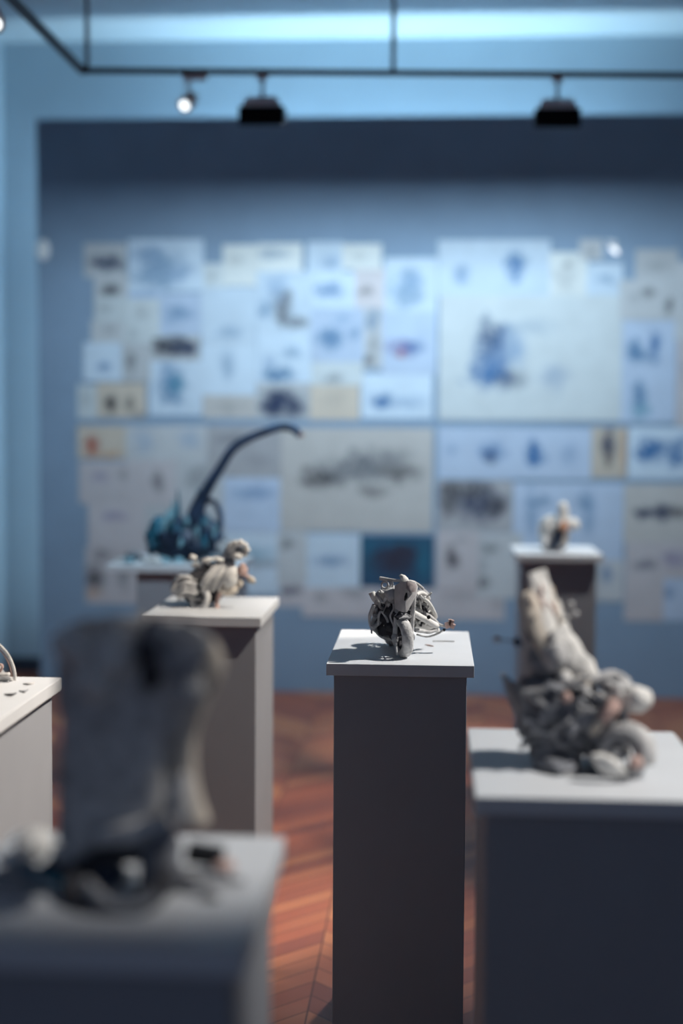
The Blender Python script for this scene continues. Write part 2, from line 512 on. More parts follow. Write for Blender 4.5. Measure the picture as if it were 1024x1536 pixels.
# (x0, y0, x1, y1, paper, [(cx, cy, rx, ry, ink, strength)...], label)
SHEETS = [
    (126, 365, 190, 416, 'g', [(160, 394, 24, 12, 'n', .9)], 'grey sheet with a dark slanted sketch at the top left corner of the collage'),
    (191, 428, 246, 452, 'b', [(215, 440, 20, 6, 'l', .6)], 'narrow blue-grey strip tucked under the large blue wash sheet at top left'),
    (192, 359, 305, 437, 'B', [(238, 402, 36, 30, 'c', .65), (222, 380, 22, 12, 'l', .6), (270, 410, 18, 10, 'l', .6)], 'large pale blue sheet with a loose blue wash, top left of the collage'),
    (141, 413, 192, 446, 'g', [(166, 435, 14, 8, 'k', .8)], 'small grey sheet with one dark smudge just below the slanted sketch'),
    (141, 445, 192, 482, 'G', [(158, 463, 10, 6, 'g', .4)], 'plain pale sheet second below the slanted sketch on the left edge'),
    (136, 480, 192, 516, 'g', [(165, 492, 10, 8, 'g', .4)], 'plain grey sheet third below the slanted sketch on the left edge'),
    (190, 448, 245, 506, 'G', [(212, 470, 12, 10, 'g', .3)], 'pale square sheet beside the blue pencil sketch under the blue wash'),
    (240, 440, 303, 503, 'b', [(268, 469, 20, 10, 'c', .6), (258, 478, 12, 8, 'l', .6)], 'blue sheet with a soft pencil sketch under the large blue wash sheet'),
    (185, 484, 228, 518, 'G', [(200, 500, 8, 8, 'g', .3)], 'small pale scrap left of the black reclining shape'),
    (220, 498, 300, 541, 'g', [(262, 521, 34, 13, 'k', 1), (275, 522, 22, 12, 'n', 1), (255, 510, 26, 6, 'g', .7)], 'grey sheet with a black reclining shape at mid left of the collage'),
    (125, 514, 185, 572, 'B', [(155, 551, 9, 8, 'b', .7)], 'pale sheet with a tiny blue mark on the left edge above the tan sheet'),
    (183, 514, 225, 572, 'g', [(197, 542, 7, 16, 'k', .6)], 'grey sheet with a thin upright mark under the left scrap'),
    (116, 577, 150, 628, 'G', [(128, 600, 6, 10, 'g', .3)], 'narrow pale sheet sticking out left of the tan sheet'),
    (145, 574, 219, 627, 'T', [(166, 605, 9, 12, 'k', .95), (195, 607, 7, 10, 'k', .7), (210, 622, 10, 5, 'g', .6)], 'tan sheet with two dark blots at lower left of the upper collage'),
    (224, 541, 303, 623, 'B', [(258, 580, 20, 26, 'c', .85), (262, 576, 12, 12, 't', .6), (250, 560, 10, 20, 'l', .6)], 'pale blue sheet with a teal standing figure under the black reclining shape'),
    (304, 395, 338, 435, 'G', [(318, 415, 6, 8, 'g', .25)], 'small greenish blank sheet right of the large blue wash'),
    (334, 367, 388, 429, 'W', [(355, 390, 12, 6, 'g', .3)], 'bright whitish sheet in the top row between the blue wash and the faint pencil line'),
    (302, 431, 384, 516, 'B', [(343, 499, 18, 8, 'c', .4)], 'blank-looking light blue sheet with one faint line near its bottom edge'),
    (302, 515, 384, 593, 'B', [(341, 548, 10, 18, 'c', .5)], 'light blue sheet with a faint upright streak at mid left'),
    (304, 592, 392, 628, 't', [(340, 610, 24, 8, 'g', .3)], 'wide grey strip along the foot of the light blue streak sheet'),
    (386, 365, 453, 410, 'W', [(410, 381, 22, 7, 'c', .5)], 'white sheet with a faint blue pencil line in the top row'),
    (385, 407, 468, 496, 'B', [(424, 460, 13, 26, 'g', .95), (445, 484, 18, 8, 'g', .9), (397, 465, 10, 14, 'c', .6), (415, 430, 16, 20, 'l', .6)], 'pale sheet with a grey boot-shaped drawing'),
    (461, 363, 515, 411, 'B', [(496, 393, 14, 8, 'b', .4)], 'light sheet with a faint blue patch, fourth big sheet of the top row'),
    (513, 366, 572, 404, 'W', [(540, 385, 10, 8, 'g', .25)], 'greenish white blank sheet ending the top row left of the stepped gap'),
    (466, 408, 532, 464, 'B', [(494, 435, 20, 10, 'b', .7)], 'light sheet with a small blue smear right of the boot drawing'),
    (530, 401, 576, 464, 'P', [(549, 437, 10, 8, 'k', .5)], 'pinkish grey sheet with a small mark near the stepped gap'),
    (543, 462, 573, 552, 'g', [(558, 480, 8, 16, 'c', .6), (553, 541, 10, 8, 'k', .7), (560, 515, 7, 14, 'g', .5)], 'tall narrow grey strip with scribbles at centre of the upper collage'),
    (466, 462, 545, 543, 'b', [(494, 507, 18, 14, 'c', .8), (512, 480, 12, 8, 'l', .6), (532, 500, 9, 9, 'c', .5)], 'blue sheet with a cloudy blue sketch left of the narrow strip'),
    (385, 494, 468, 576, 'B', [(418, 563, 22, 11, 'c', .9), (438, 528, 14, 9, 'c', .5), (405, 545, 10, 10, 'l', .6)], 'light blue sheet with a blue puddle shape under the boot drawing'),
    (467, 542, 544, 578, 'G', [(500, 567, 16, 7, 'g', .6)], 'small greenish strip above the tan blank sheet'),
    (385, 574, 465, 629, 'g', [(424, 605, 30, 18, 'n', .95), (408, 608, 14, 14, 'n', .9), (445, 612, 12, 12, 'n', .7)], 'grey sheet with a dark blue-black arch drawing beside the tan blank sheet'),
    (464, 577, 539, 630, 'T', [(500, 600, 20, 12, 'g', .15)], 'tan blank sheet in the bottom row of the upper collage'),
    (576, 387, 655, 470, 'B', [(610, 435, 22, 24, 'c', .6), (618, 420, 14, 10, 'l', .6)], 'light blue sheet with a round blue scribble under the stepped gap'),
    (574, 468, 654, 562, 'b', [(607, 521, 20, 12, 'v', .8), (601, 531, 6, 6, 'r', .7), (622, 520, 12, 10, 'b', .6)], 'lavender blue sheet with a violet and red blot'),
    (542, 560, 648, 628, 'B', [(573, 602, 14, 11, 'b', .9), (610, 605, 26, 10, 'l', .6)], 'wide light blue sheet with a blue blot under the violet blot'),
    (657, 360, 824, 445, 'B', [(772, 400, 13, 20, 'b', .8), (692, 411, 10, 14, 'b', .5), (775, 388, 16, 8, 'c', .4)], 'broad light blue sheet with two small blue figures at top right of the collage'),
    (824, 378, 881, 445, 'W', [(845, 418, 16, 20, 'g', .3), (850, 397, 6, 5, 'k', .4)], 'white sheet with a faint pencil ring beside the two blue figures'),
    (869, 359, 903, 390, 'g', [(886, 376, 8, 7, 'g', .6)], 'smallest grey sheet at the very top right'),
    (880, 395, 933, 446, 'B', [(908, 419, 14, 7, 'c', .5)], 'light blue sheet with a short blue line under the smallest grey sheet'),
    (659, 443, 930, 631, 'G', [(742, 520, 26, 34, 'b', .75), (738, 560, 32, 20, 'b', .9), (735, 505, 16, 24, 'n', .6), (765, 568, 22, 14, 'n', .55), (775, 525, 14, 20, 'l', .7), (831, 567, 22, 18, 'b', .35), (790, 490, 36, 10, 'c', .25)], 'largest pale sheet with a big blue figure drawing, right half of the collage'),
    (953, 374, 1016, 423, 'g', [(985, 400, 20, 6, 'g', .3)], 'grey sheet standing highest at the right edge'),
    (929, 420, 1016, 480, 'g', [(972, 438, 9, 8, 'k', .6), (1002, 458, 7, 12, 'k', .7), (950, 445, 8, 8, 'g', .3)], 'grey sheet with two dark specks at the right edge of the upper collage'),
    (931, 478, 1013, 557, 'b', [(951, 527, 10, 16, 'c', .9), (982, 518, 8, 20, 'b', .9), (965, 535, 16, 10, 'c', .6)], 'blue sheet with a dark blue V-shaped sketch at right'),
    (931, 555, 1012, 633, 'b', [(959, 590, 9, 18, 'c', .8), (962, 615, 14, 12, 't', .6)], 'blue sheet with a teal triangular sketch under the V-shaped sketch'),
    (1014, 392, 1090, 510, 'g', [(1050, 450, 20, 20, 'g', .4)], 'grey sheet cut by the right picture edge, upper'),
    (1016, 508, 1092, 640, 'P', [(1050, 560, 20, 24, 'c', .5)], 'pinkish sheet cut by the right picture edge, above the strong blue sketch'),
    # lower band
    (116, 638, 190, 688, 'T', [(138, 667, 8, 14, 'r', .9), (160, 683, 22, 5, 'o', .6)], 'tan sheet with a small red mark at the left end of the lower collage'),
    (188, 638, 257, 692, 'g', [(215, 660, 12, 18, 'l', .5)], 'grey-blue faint sheet right of the tan red-mark sheet'),
    (255, 638, 313, 692, 'g', [(285, 660, 14, 14, 'l', .5)], 'grey-blue sheet just left of the arched blue neck'),
    (118, 692, 192, 756, 'P', [(150, 715, 12, 8, 'v', .4), (186, 712, 6, 8, 'k', .4)], 'lavender grey sheet under the tan red-mark sheet'),
    (190, 690, 264, 757, 'P', [(236, 722, 8, 16, 'k', .6)], 'lavender grey sheet with an upright smudge above the blue sculpture'),
    (132, 754, 218, 823, 'P', [(170, 774, 18, 8, 'v', .5)], 'pinkish grey sheet with a faint oval left of the blue sculpture'),
    (128, 821, 207, 906, 'P', [(142, 867, 12, 16, 'k', .9), (185, 862, 8, 20, 'g', .7), (138, 890, 14, 8, 'o', .5), (152, 832, 14, 9, 'w', .5)], 'pinkish sheet with dark stains at the bottom left corner of the collage'),
    (205, 822, 300, 900, 'P', [(250, 860, 20, 20, 'g', .4)], 'pinkish grey sheet behind the wide pedestal with the blue sculpture'),
    (216, 755, 338, 826, 'g', [(280, 790, 30, 20, 'g', .4)], 'grey sheet behind the body of the blue sculpture'),
    (262, 690, 338, 757, 'g', [(300, 715, 20, 16, 'g', .5)], 'grey sheet behind the neck of the blue sculpture'),
    (311, 638, 422, 718, 'k', [(350, 660, 24, 10, 'g', .6), (390, 690, 20, 10, 'g', .3)], 'darker grey sheet behind the arch of the blue neck'),
    (335, 716, 420, 798, 'b', [(385, 740, 24, 9, 'b', .5), (362, 742, 14, 8, 'l', .6)], 'blue sheet with a faint blue band right of the blue neck'),
    (336, 796, 420, 892, 'B', [(385, 830, 24, 10, 't', .45), (395, 846, 20, 6, 'g', .6)], 'pale blue sheet behind the flower-headed sculpture'),
    (420, 641, 648, 798, 't', [(481, 719, 32, 14, 'k', .85), (551, 697, 28, 22, 'g', .9), (600, 708, 28, 14, 'k', .7), (556, 737, 22, 8, 'k', .6), (525, 705, 40, 16, 'g', .7), (590, 685, 24, 12, 'g', .6)], 'largest grey sheet with sweeping charcoal smudges, centre of the lower collage'),
    (416, 797, 460, 877, 'g', [(433, 816, 12, 7, 'k', .6)], 'small grey sheet with one dark spot under the charcoal smudges'),
    (416, 875, 458, 910, 'P', [(436, 886, 16, 6, 'n', .8)], 'small pinkish scrap with a dark dash near the lower edge'),
    (456, 800, 540, 883, 'B', [(494, 841, 24, 8, 'b', .6)], 'pale blue sheet with a blue streak left of the dark blue picture'),
    (540, 803, 650, 883, 'K', [(552, 830, 12, 30, 't', .25), (635, 842, 11, 30, 't', .35), (595, 812, 36, 5, 't', .25), (590, 845, 30, 18, 'w', .9), (604, 828, 22, 10, 'w', .7)], 'dark blue picture with a brown centre behind the central motorcycle'),
    (454, 881, 504, 925, 'P', [(480, 895, 12, 8, 'g', .5)], 'pinkish scrap at the bottom edge left of the central pedestal'),
    (502, 880, 566, 927, 'P', [(530, 890, 18, 8, 'g', .5)], 'pinkish grey scrap behind the left side of the central motorcycle'),
    (564, 882, 656, 926, 'P', [(610, 900, 26, 10, 'g', .5)], 'pinkish grey scrap behind the right side of the central motorcycle'),
    (657, 641, 770, 719, 'b', [(736, 677, 18, 13, 'b', .75), (736, 685, 8, 12, 'n', .6), (676, 674, 12, 9, 'b', .3)], 'blue sheet with a small dark tree shape, top row of the lower right collage'),
    (768, 642, 886, 719, 'b', [(800, 680, 10, 17, 'b', 1), (804, 688, 16, 7, 'b', .7), (853, 680, 12, 14, 'b', .3)], 'blue sheet with a deep blue triangle shape, lower right collage'),
    (885, 641, 939, 717, 'T', [(912, 664, 9, 24, 'n', .95), (912, 690, 6, 14, 'k', .7), (935, 680, 4, 40, 'o', .6)], 'tan sheet with a dark spindle and a reddish edge'),
    (943, 641, 1090, 719, 'B', [(973, 676, 18, 18, 'b', 1), (995, 670, 20, 10, 'b', .7), (1014, 686, 16, 14, 'b', .9), (1020, 664, 10, 10, 'b', .7)], 'light blue sheet with strong blue blots at the right edge'),
    (656, 720, 768, 798, 'k', [(674, 750, 14, 26, 'k', .8), (722, 755, 30, 24, 'n', .85), (700, 735, 30, 12, 'k', .7), (745, 760, 16, 14, 'k', .7)], 'dark grey sheet with a charcoal cloud, lower right collage'),
    (770, 724, 933, 845, 'b', [(797, 768, 8, 34, 'l', .9), (812, 752, 16, 8, 'c', .6), (882, 768, 9, 32, 'l', .9), (873, 752, 10, 10, 'c', .6)], 'large blue sheet with a pale arch behind the small white sculpture'),
    (936, 726, 1090, 814, 't', [(967, 770, 15, 9, 'n', .95), (994, 769, 14, 11, 'n', .95), (1018, 768, 14, 7, 'k', .8)], 'warm grey sheet with a dark dumbbell-shaped mark at the right edge'),
    (655, 797, 717, 884, 'P', [(677, 836, 9, 15, 'k', .9), (690, 810, 10, 6, 'g', .4)], 'pinkish grey sheet with a dark drop beside the dark blue picture'),
    (715, 799, 781, 898, 'g', [(735, 822, 12, 9, 'g', .7), (720, 875, 14, 8, 'k', .7), (722, 850, 8, 14, 'g', .4)], 'grey sheet with two smudges left of the back pedestal'),
    (654, 882, 756, 930, 'P', [(690, 895, 24, 8, 'g', .3), (745, 905, 8, 10, 'g', .3)], 'pale pinkish strip at the bottom edge right of the central motorcycle'),
    (779, 842, 897, 902, 'g', [(820, 870, 20, 14, 'g', .4)], 'grey sheet behind the shaft of the small back pedestal'),
    (893, 840, 934, 902, 'g', [(910, 862, 8, 14, 'b', .6)], 'small grey sheet with a blue upright mark right of the back pedestal'),
    (938, 812, 994, 932, 'P', [(967, 848, 16, 8, 'n', .6)], 'tall pinkish grey sheet with a dark dash hanging lowest at right'),
    (990, 812, 1090, 868, 'P', [(1012, 840, 18, 10, 'v', .5)], 'violet grey sheet under the dumbbell-shaped mark'),
    (972, 866, 1084, 932, 'b', [(1002, 888, 10, 10, 'b', .6)], 'blue grey sheet at the bottom right corner of the collage'),
]
random.seed(5)
placed = []
for i, (x0, y0, x1, y1, tone, blobs, label) in enumerate(SHEETS):
    used = {l for (a0, b0, a1, b1, l) in placed if x0 < a1 and a0 < x1 and y0 < b1 and b0 < y1}
    lay = min(set(range(40)) - used)
    placed.append((x0, y0, x1, y1, lay))
    yy = YP - .0012 - lay * .0022
    p0, p1 = at(x0, y0, yy), at(x1, y1, yy)
    pc = at((x0 + x1) / 2, (y0 + y1) / 2, yy)
    hw, hh = abs(p1.x - p0.x) / 2, abs(p0.z - p1.z) / 2
    fb = [((cx - x0) / (x1 - x0), (cy - y0) / (y1 - y0), rx * 1.3 / (x1 - x0), ry * 1.3 / (y1 - y0), INK[k], s) for cx, cy, rx, ry, k, s in blobs]
    j = random.uniform(.94, 1.06)
    m = sheet_mat('drawing_paper', tuple(c * j for c in PAPER[tone][:3]) + (1,), fb, hw=hw, hh=hh)
    o = MB()
    n = 4
    v, f = [], []
    curl = random.uniform(.0, .0012)
    for side in (0, 1):
        for a in range(n + 1):
            for b in range(n + 1):
                u, w = a / n * 2 - 1, b / n * 2 - 1
                v.append(Vector((u * hw, (-.0008 if side == 0 else 0) - curl * (abs(u * w)) ** 3, w * hh)))
    q = (n + 1) ** 2
    for a in range(n):
        for b in range(n):
            k0 = a * (n + 1) + b
            f.append((k0, k0 + n + 1, k0 + n + 2, k0 + 1))
            f.append((q + k0, q + k0 + 1, q + k0 + n + 2, q + k0 + n + 1))
    ring = [a * (n + 1) for a in range(n + 1)] + [n * (n + 1) + b for b in range(1, n + 1)] + [a * (n + 1) + n for a in range(n - 1, -1, -1)] + [b for b in range(n - 1, 0, -1)]
    for a in range(len(ring)):
        r0, r1 = ring[a], ring[(a + 1) % len(ring)]
        f.append((r0, r1, q + r1, q + r0))
    me = bpy.data.meshes.new('drawing_sheet')
    me.from_pydata(v, [], f)
    me.materials.append(m)
    ob = bpy.data.objects.new('drawing_sheet', me)
    C.objects.link(ob)
    ob.location = (pc.x, yy, pc.z)
    tag(ob, label, 'drawing', DR)

# ------------------------------------------------------------------ pedestals
TOPZ = 1.05
PG = 'painted display pedestals'


def pedestal(x0, x1, y0, y1, label, inset=.018, sx0=None, sx1=None):
    t = thing('pedestal', ((x0 + x1) / 2, (y0 + y1) / 2, 0), label, 'pedestal', PG)
    a0 = sx0 if sx0 is not None else x0 + inset
    a1 = sx1 if sx1 is not None else x1 - inset
    MB().box(((a0 + a1) / 2, (y0 + y1) / 2, (TOPZ - .03) / 2), (a1 - a0, y1 - y0 - 2 * inset, TOPZ - .03)).build('shaft', M['ped'], t, smooth=False, bevel=.002)
    MB().box(((x0 + x1) / 2, (y0 + y1) / 2, TOPZ - .015), (x1 - x0, y1 - y0, .03)).build('top_board', M['top'], t, smooth=False, bevel=.0015)
    return t


pedestal(-.262, .107, 3.52, 4.11, 'grey pedestal at the centre carrying the sharp motorcycle sculpture')
pedestal(-.899, -.526, 4.338, 4.86, 'grey pedestal left of centre carrying the flower-headed sculpture')
pedestal(.073, .475, 2.272, 2.793, 'broad grey pedestal at right carrying the reclining winged motorcycle')
pedestal(-.61, -.21, 1.57, 2.025, 'blurred grey pedestal nearest the camera at lower left')
pedestal(-1.25, -.868, 2.72, 3.267, 'pale pedestal cut by the left picture edge, under the hoop sculpture')
pb = at(205, 860, 5.9).x, at(348, 860, 5.9).x
pedestal(-1.37, -.81, 5.88, 6.4, 'wide-topped pedestal at back left carrying the blue long-necked sculpture', sx0=pb[0], sx1=pb[1])
pedestal(.387, .787, 6.57, 7.1, 'small pedestal at back right carrying the little white sculpture', inset=.03)

# ------------------------------------------------------------------ sculptures
random.seed(11)
SG = 'clay and scrap sculptures on pedestals'


class Px:
    """crop frame -> world: reads positions from an enlarged view of the photograph"""
    def __init__(s, ox, oy, sc_, y):
        s.o = (ox, oy, sc_, y)

    def __call__(s, x, y, d=0):
        ox, oy, k, Y = s.o
        return at(ox + x / k, oy + y / k, Y + d)

    def m(s, n):
        return n / s.o[2] / FPX * s.o[3]


def settle(t, z=TOPZ):
    """rest a sculpture on its board: lower it if it hovers, flatten the few undersides that would sink in"""
    ms = [c for c in t.children_recursive if c.type == 'MESH']
    lo = min(v.co.z + t.location.z for c in ms for v in c.data.vertices)
    if lo > z:
        t.location.z += z - lo
    for c in ms:
        for v in c.data.vertices:
            if v.co.z + t.location.z < z + .0004:
                v.co.z = z + .0004 - t.location.z
    return t


def hoses(t, q, n, cx, cy, rx, ry, d0, d1, r, m, name='hose', turns=4):
    for i in range(n):
        a = random.uniform(0, 2 * PI)
        x, y, d = cx + math.cos(a) * rx * .7, cy + math.sin(a) * ry * .7, random.uniform(d0, d1)
        pts = [q(x, y, d)]
        for k in range(turns):
            x += random.uniform(-.6, .6) * rx
            y += random.uniform(-.6, .6) * ry
            x = min(max(x, cx - rx), cx + rx)
            y = min(max(y, cy - ry), cy + ry)
            d = min(max(d + random.uniform(-.3, .3) * (d1 - d0), d0), d1)
            pts.append(q(x, y, d))
        MB().tube(pts, r * random.uniform(.7, 1.25), 7).build(name, m, t)


def wheel(t, c, axis, Rr, r, m, rim=True, spokes=6, name='wheel', flat=1.1, hubm=None):
    axis = Vector(axis).normalized()
    w = MB().torus(c, axis, Rr, r, 40, 12, flat=flat).build(name, m, t)
    if rim:
        b = MB().torus(c, axis, Rr - r * .9, r * .35, 36, 8, flat=2)
        b.build('rim', hubm or m, w)
        h = MB().cyl(Vector(c) - axis * r * 1.2, Vector(c) + axis * r * 1.2, Rr * .2)
        h.build('hub', hubm or m, w)
        u = Vector((0, 0, 1)) - axis * axis.z
        u.normalize()
        v = axis.cross(u)
        for i in range(spokes):
            a = 2 * PI * i / spokes + .3
            d = u * math.cos(a) + v * math.sin(a)
            MB().cyl(Vector(c) + d * Rr * .15, Vector(c) + d * (Rr - r * .7), Rr * .05).build('spoke', hubm or m, w)
    return w


# ---- A: the sharp motorcycle in the centre
g = atz(608.5, 989, TOPZ)
q = Px(540, 850, 6.4, g.y)
t = thing('motorcycle_sculpture', Vector((q(400, 600, .14).x, g.y + .14, TOPZ)), 'sharp grey motorcycle sculpture of clay hoses facing forward on the central pedestal', 'sculpture', SG)
th = R(20)
hd = Vector((math.sin(th), -math.cos(th), 0))          # heading
ax = Vector((math.cos(th), math.sin(th), .06))
wr = .052
wc = q(452, 700, .0) - hd * .035
wheel(t, wc, ax, .040, .012, M['clay'], name='front_wheel', flat=1.3, hubm=M['core'])  # dark rim and hub paint in the shaded gap inside the tyre
MB().torus(wc, ax, .0565, .003, 24, 8, R(-80), R(22), flat=5).build('mudguard', M['mid_clay'], t)
# fork legs, slider blocks
for s_, top in ((-1, q(350, 300, .045)), (1, q(520, 280, .045))):
    hub = wc + ax * .022 * s_
    MB().tube([hub, hub.lerp(top, .5), top], [.0065, .0055, .005], 10, smooth=False).build('fork_leg', M['clay'], t)
    MB().blob(hub, (.010, .010, .014), amp=.15).build('axle_block', M['mid_clay'], t)
# fairing shield
MB().plate([q(332, 180, .02), q(385, 150, .01), q(455, 138, .005), q(520, 150, .01), q(545, 190, .03), q(530, 280, .03), q(500, 335, .025), q(468, 390, .02), q(440, 435, .015), q(390, 432, .015), q(340, 405, .02), q(322, 300, .03)],
           .02, (-.15, -1, .1), .012).build('front_fairing', M['smooth_clay'], t, bevel=.001)
MB().plate([q(452, 150, -.012), q(500, 150, -.008), q(545, 185, .01), q(530, 240, .01), q(480, 250, -.012), q(448, 210, -.016)], .012, (.2, -1, .1), .006).build('headlamp_cover', M['ppink'], t)
MB().tube([q(445, 250, -.012), q(440, 290, -.012), q(428, 325, -.010)], [.002, .0045, .002], 8).build('lamp_slot', M['black'], t)
MB().plate([q(372, 85, .03), q(395, 70, .03), q(430, 82, .03), q(458, 108, .03), q(470, 138, .025), q(430, 150, .02), q(398, 135, .02)], .006, (-.1, -1, .4), .006).build('windscreen', M['pale'], t)
# handlebar, mirror and levers
MB().tube([q(190, 112, .05), q(280, 125, .04), q(360, 135, .03), q(480, 140, .03), q(545, 165, .045), q(600, 212, .06)], [.005, .0042, .0038, .0038, .004, .0045], 10).build('handlebar', M['clay'], t)
MB().torus(q(238, 176, .045), (-.3, -1, 0), q.m(34), q.m(10), 28, 8).build('mirror', M['clay'], t)
for dx in (0, 20):
    MB().tube([q(285 + dx, 140, .04), q(292 + dx, 165, .035), q(285 + dx, 195, .04)], .0022, 7).build('lever', M['clay'], t)
# engine core, tank and seat
MB().blob(q(330, 470, .11), (.052, .075, .058), amp=.35, fs=45, n=36, k=24, seed=3).build('engine_block', M['core'], t)  # darkened so the gaps between hoses read as shade
MB().blob(q(300, 280, .09), (.032, .05, .026), amp=.25, fs=50, n=30, k=18, seed=5).build('fuel_tank', M['mid_clay'], t)
MB().plate([q(228, 240, .03), q(300, 205, .03), q(330, 215, .03), q(315, 300, .02), q(270, 330, .02), q(250, 300, .025)], .012, (-.3, -1, .3), .008).build('side_panel', M['clay'], t)
MB().blob(q(590, 300, .16), (.020, .06, .020), amp=.4, fs=60, n=28, k=18, seed=8).build('seat', M['mid_clay'], t)
MB().blob(q(600, 460, .16), (.024, .06, .034), amp=.35, fs=55, n=30, k=20, seed=9).build('rear_casing', M['core'], t)  # dark colour stands for shade behind the right-hand pipes
# white exhaust stub at left and its curved pipes
MB().tube([q(108, 245, .06), q(120, 275, .06), q(140, 330, .065)], [.0085, .008, .006], 12).build('exhaust_stub', M['pale'], t)
LP = [
    [(130, 365), (92, 470), (105, 575), (175, 640), (240, 690)], [(150, 385), (160, 440), (215, 455), (265, 420), (272, 340)],
    [(118, 592), (190, 530), (280, 500), (360, 455)], [(272, 345), (285, 470), (290, 560), (290, 655)], [(140, 600), (195, 660), (270, 690), (335, 680)],
    [(150, 350), (185, 300), (235, 270), (250, 300)], [(185, 330), (190, 385), (235, 405), (270, 390)], [(330, 300), (290, 380), (280, 450), (330, 480)],
    [(145, 470), (130, 540), (170, 600), (240, 600), (280, 560)], [(350, 480), (330, 560), (310, 640), (330, 700)], [(160, 270), (190, 240), (215, 262), (200, 300)],
    [(300, 430), (360, 440), (430, 440), (480, 470)],
]
for i, p in enumerate(LP):
    MB().tube([q(x, y, .035 + .05 * ((i * 37) % 10) / 10 + .015 * k) for k, (x, y) in enumerate(p)], .0042 + .0012 * (i % 3), 8).build('hose', M['clay'], t)
RP = [
    ([(500, 440), (590, 490), (680, 540), (735, 570)], .0085), ([(510, 400), (600, 440), (690, 500), (735, 545)], .0065), ([(520, 560), (600, 575), (690, 600), (740, 610)], .008),
    ([(530, 610), (600, 620), (670, 625), (735, 600)], .0055), ([(600, 300), (660, 350), (700, 420), (725, 480), (705, 520)], .005), ([(560, 300), (640, 380), (690, 460), (700, 520)], .0055),
    ([(540, 270), (580, 250), (630, 270), (660, 310)], .005), ([(520, 350), (570, 340), (620, 370), (640, 420)], .004), ([(545, 330), (560, 390), (610, 400)], .0035),
    ([(570, 280), (600, 310), (580, 350), (540, 370)], .0035), ([(500, 480), (540, 530), (640, 560), (700, 590)], .005),
]
for i, (p, r_) in enumerate(RP):
    MB().tube([q(x, y, .06 + .03 * (i % 3) + .02 * k) for k, (x, y) in enumerate(p)], r_, 9).build('exhaust_pipe' if r_ > .006 else 'hose', M['pale'] if i % 2 == 0 else M['clay'], t)
hoses(t, q, 12, 215, 440, 105, 190, .03, .13, .0032, M['clay'])
hoses(t, q, 10, 610, 400, 85, 150, .08, .16, .003, M['pale'])
hoses(t, q, 6, 390, 470, 90, 70, .03, .08, .003, M['mid_clay'])
MB().cyl(q(655, 488, .055), q(660, 480, .075), .0045).build('pipe_mouth', M['black'], t)
# tail arm with pinkish block, and a bent wire with a bead
MB().tube([q(720, 545, .12), q(770, 560, .12), q(830, 580, .12)], [.005, .004, .003], 8).build('tail_arm', M['clay'], t)
b = MB()
for dx, dy, w, h in ((-18, 8, 60, 60), (12, -12, 46, 64), (26, 18, 40, 48), (0, -28, 34, 40)):
    b.box(q(862 + dx, 552 + dy, .12), (q.m(w), .012 + .002 * (dx % 3), q.m(h)), Matrix.Rotation(R(dx), 3, 'Y'))
b.build('tail_block', M['pink'], t, smooth=False, bevel=.001)
w_ = MB().tube([q(540, 650, .12), q(640, 672, .12), q(740, 645, .12), q(800, 610, .12)], .0026, 7).build('bent_wire', M['clay'], t)
MB().blob(q(806, 607, .12), (.004, .004, .004)).build('bead', M['black'], w_)
# rear wheel and stand hidden behind the body, carrying it
rc = wc - hd * .2 + Vector((.035, 0, 0))
rc.z = wc.z
wheel(t, rc, ax, .0385, .0135, M['mid_clay'], name='rear_wheel', flat=1.3)
MB().tube([q(350, 690, .03), q(345, 760, .02), q(352, 850, .012)], [.004, .003, .003], 7).build('kickstand', M['clay'], t)
settle(t)
# splinter on the board
p = atz(644, 968, TOPZ + .002)
tag(MB().tube([p + Vector((-.012, .012, .0)), p, p + Vector((.011, -.012, 0))], [.001, .002, .001], 6).build('splinter', M['pink'], None), 'tiny reddish splinter on the board right of the central motorcycle', 'splinter')
p = atz(665, 962, TOPZ + .0015)
tag(MB().tube([p + Vector((-.03, .0, 0)), p + Vector((0, .004, 0)), p + Vector((.03, .002, 0))], .0015, 6).build('wire_scrap', M['mid_clay'], None), 'thin grey wire scrap lying behind the splinter on the central board', 'wire')

# ---- B: the flower-headed sculpture on the left pedestal
g = atz(302, 912, TOPZ)
q = Px(200, 780, 4.096, g.y)
t = thing('winged_creature_sculpture', Vector((q(470, 500).x, g.y + .04, TOPZ)), 'striped grey and cream sculpture with a flower-shaped head on the left pedestal', 'sculpture', SG)
MB().blob(q(440, 400, .08), (.085, .07, .06), Matrix.Rotation(R(-18), 3, 'Y'), amp=.25, fs=30, n=36, k=22, seed=2).build('body', M['core'], t)  # dark body colour paints the shade between the ribs
MB().torus(q(330, 440, .05), (-.25, -1, .1), q.m(80), q.m(26), 26, 9, R(-60), R(95), flat=1.8).build('rear_mudguard', M['clay'], t)
MB().blob(q(310, 400, .09), (.045, .05, .035), amp=.2, fs=40, seed=4).build('tail_shell', M['clay'], t)
for i in range(5):
    dx = i * 32
    MB().tube([q(390 + dx, 450 - dx * .15, .0), q(430 + dx, 370 - dx * .2, -.015), q(500 + dx * .75, 285 - dx * .1, .0), q(560 + dx * .5, 262, .02)], [.005, .0062, .0062, .004], 8).build('rib', M['pale'] if i % 2 else M['clay'], t)
for i in range(3):
    MB().tube([q(250 + i * 10, 440 + i * 14, .0), q(310, 390 + i * 26, -.015), q(390, 400 + i * 26, -.01)], .006, 8).build('tail_rib', M['clay'], t)
MB().blob(q(596, 345, .0), (.027, .022, .04), Matrix.Rotation(R(10), 3, 'Y'), amp=.1, fs=30).build('breast_shield', M['pale'], t)
MB().blob(q(585, 425, .015), (.034, .025, .022), amp=.2, fs=50, seed=3).build('belly', M['cream'], t)
MB().blob(q(640, 390, .02), (.016, .016, .014), amp=.3, fs=70, seed=7).build('knee', M['cream'], t)
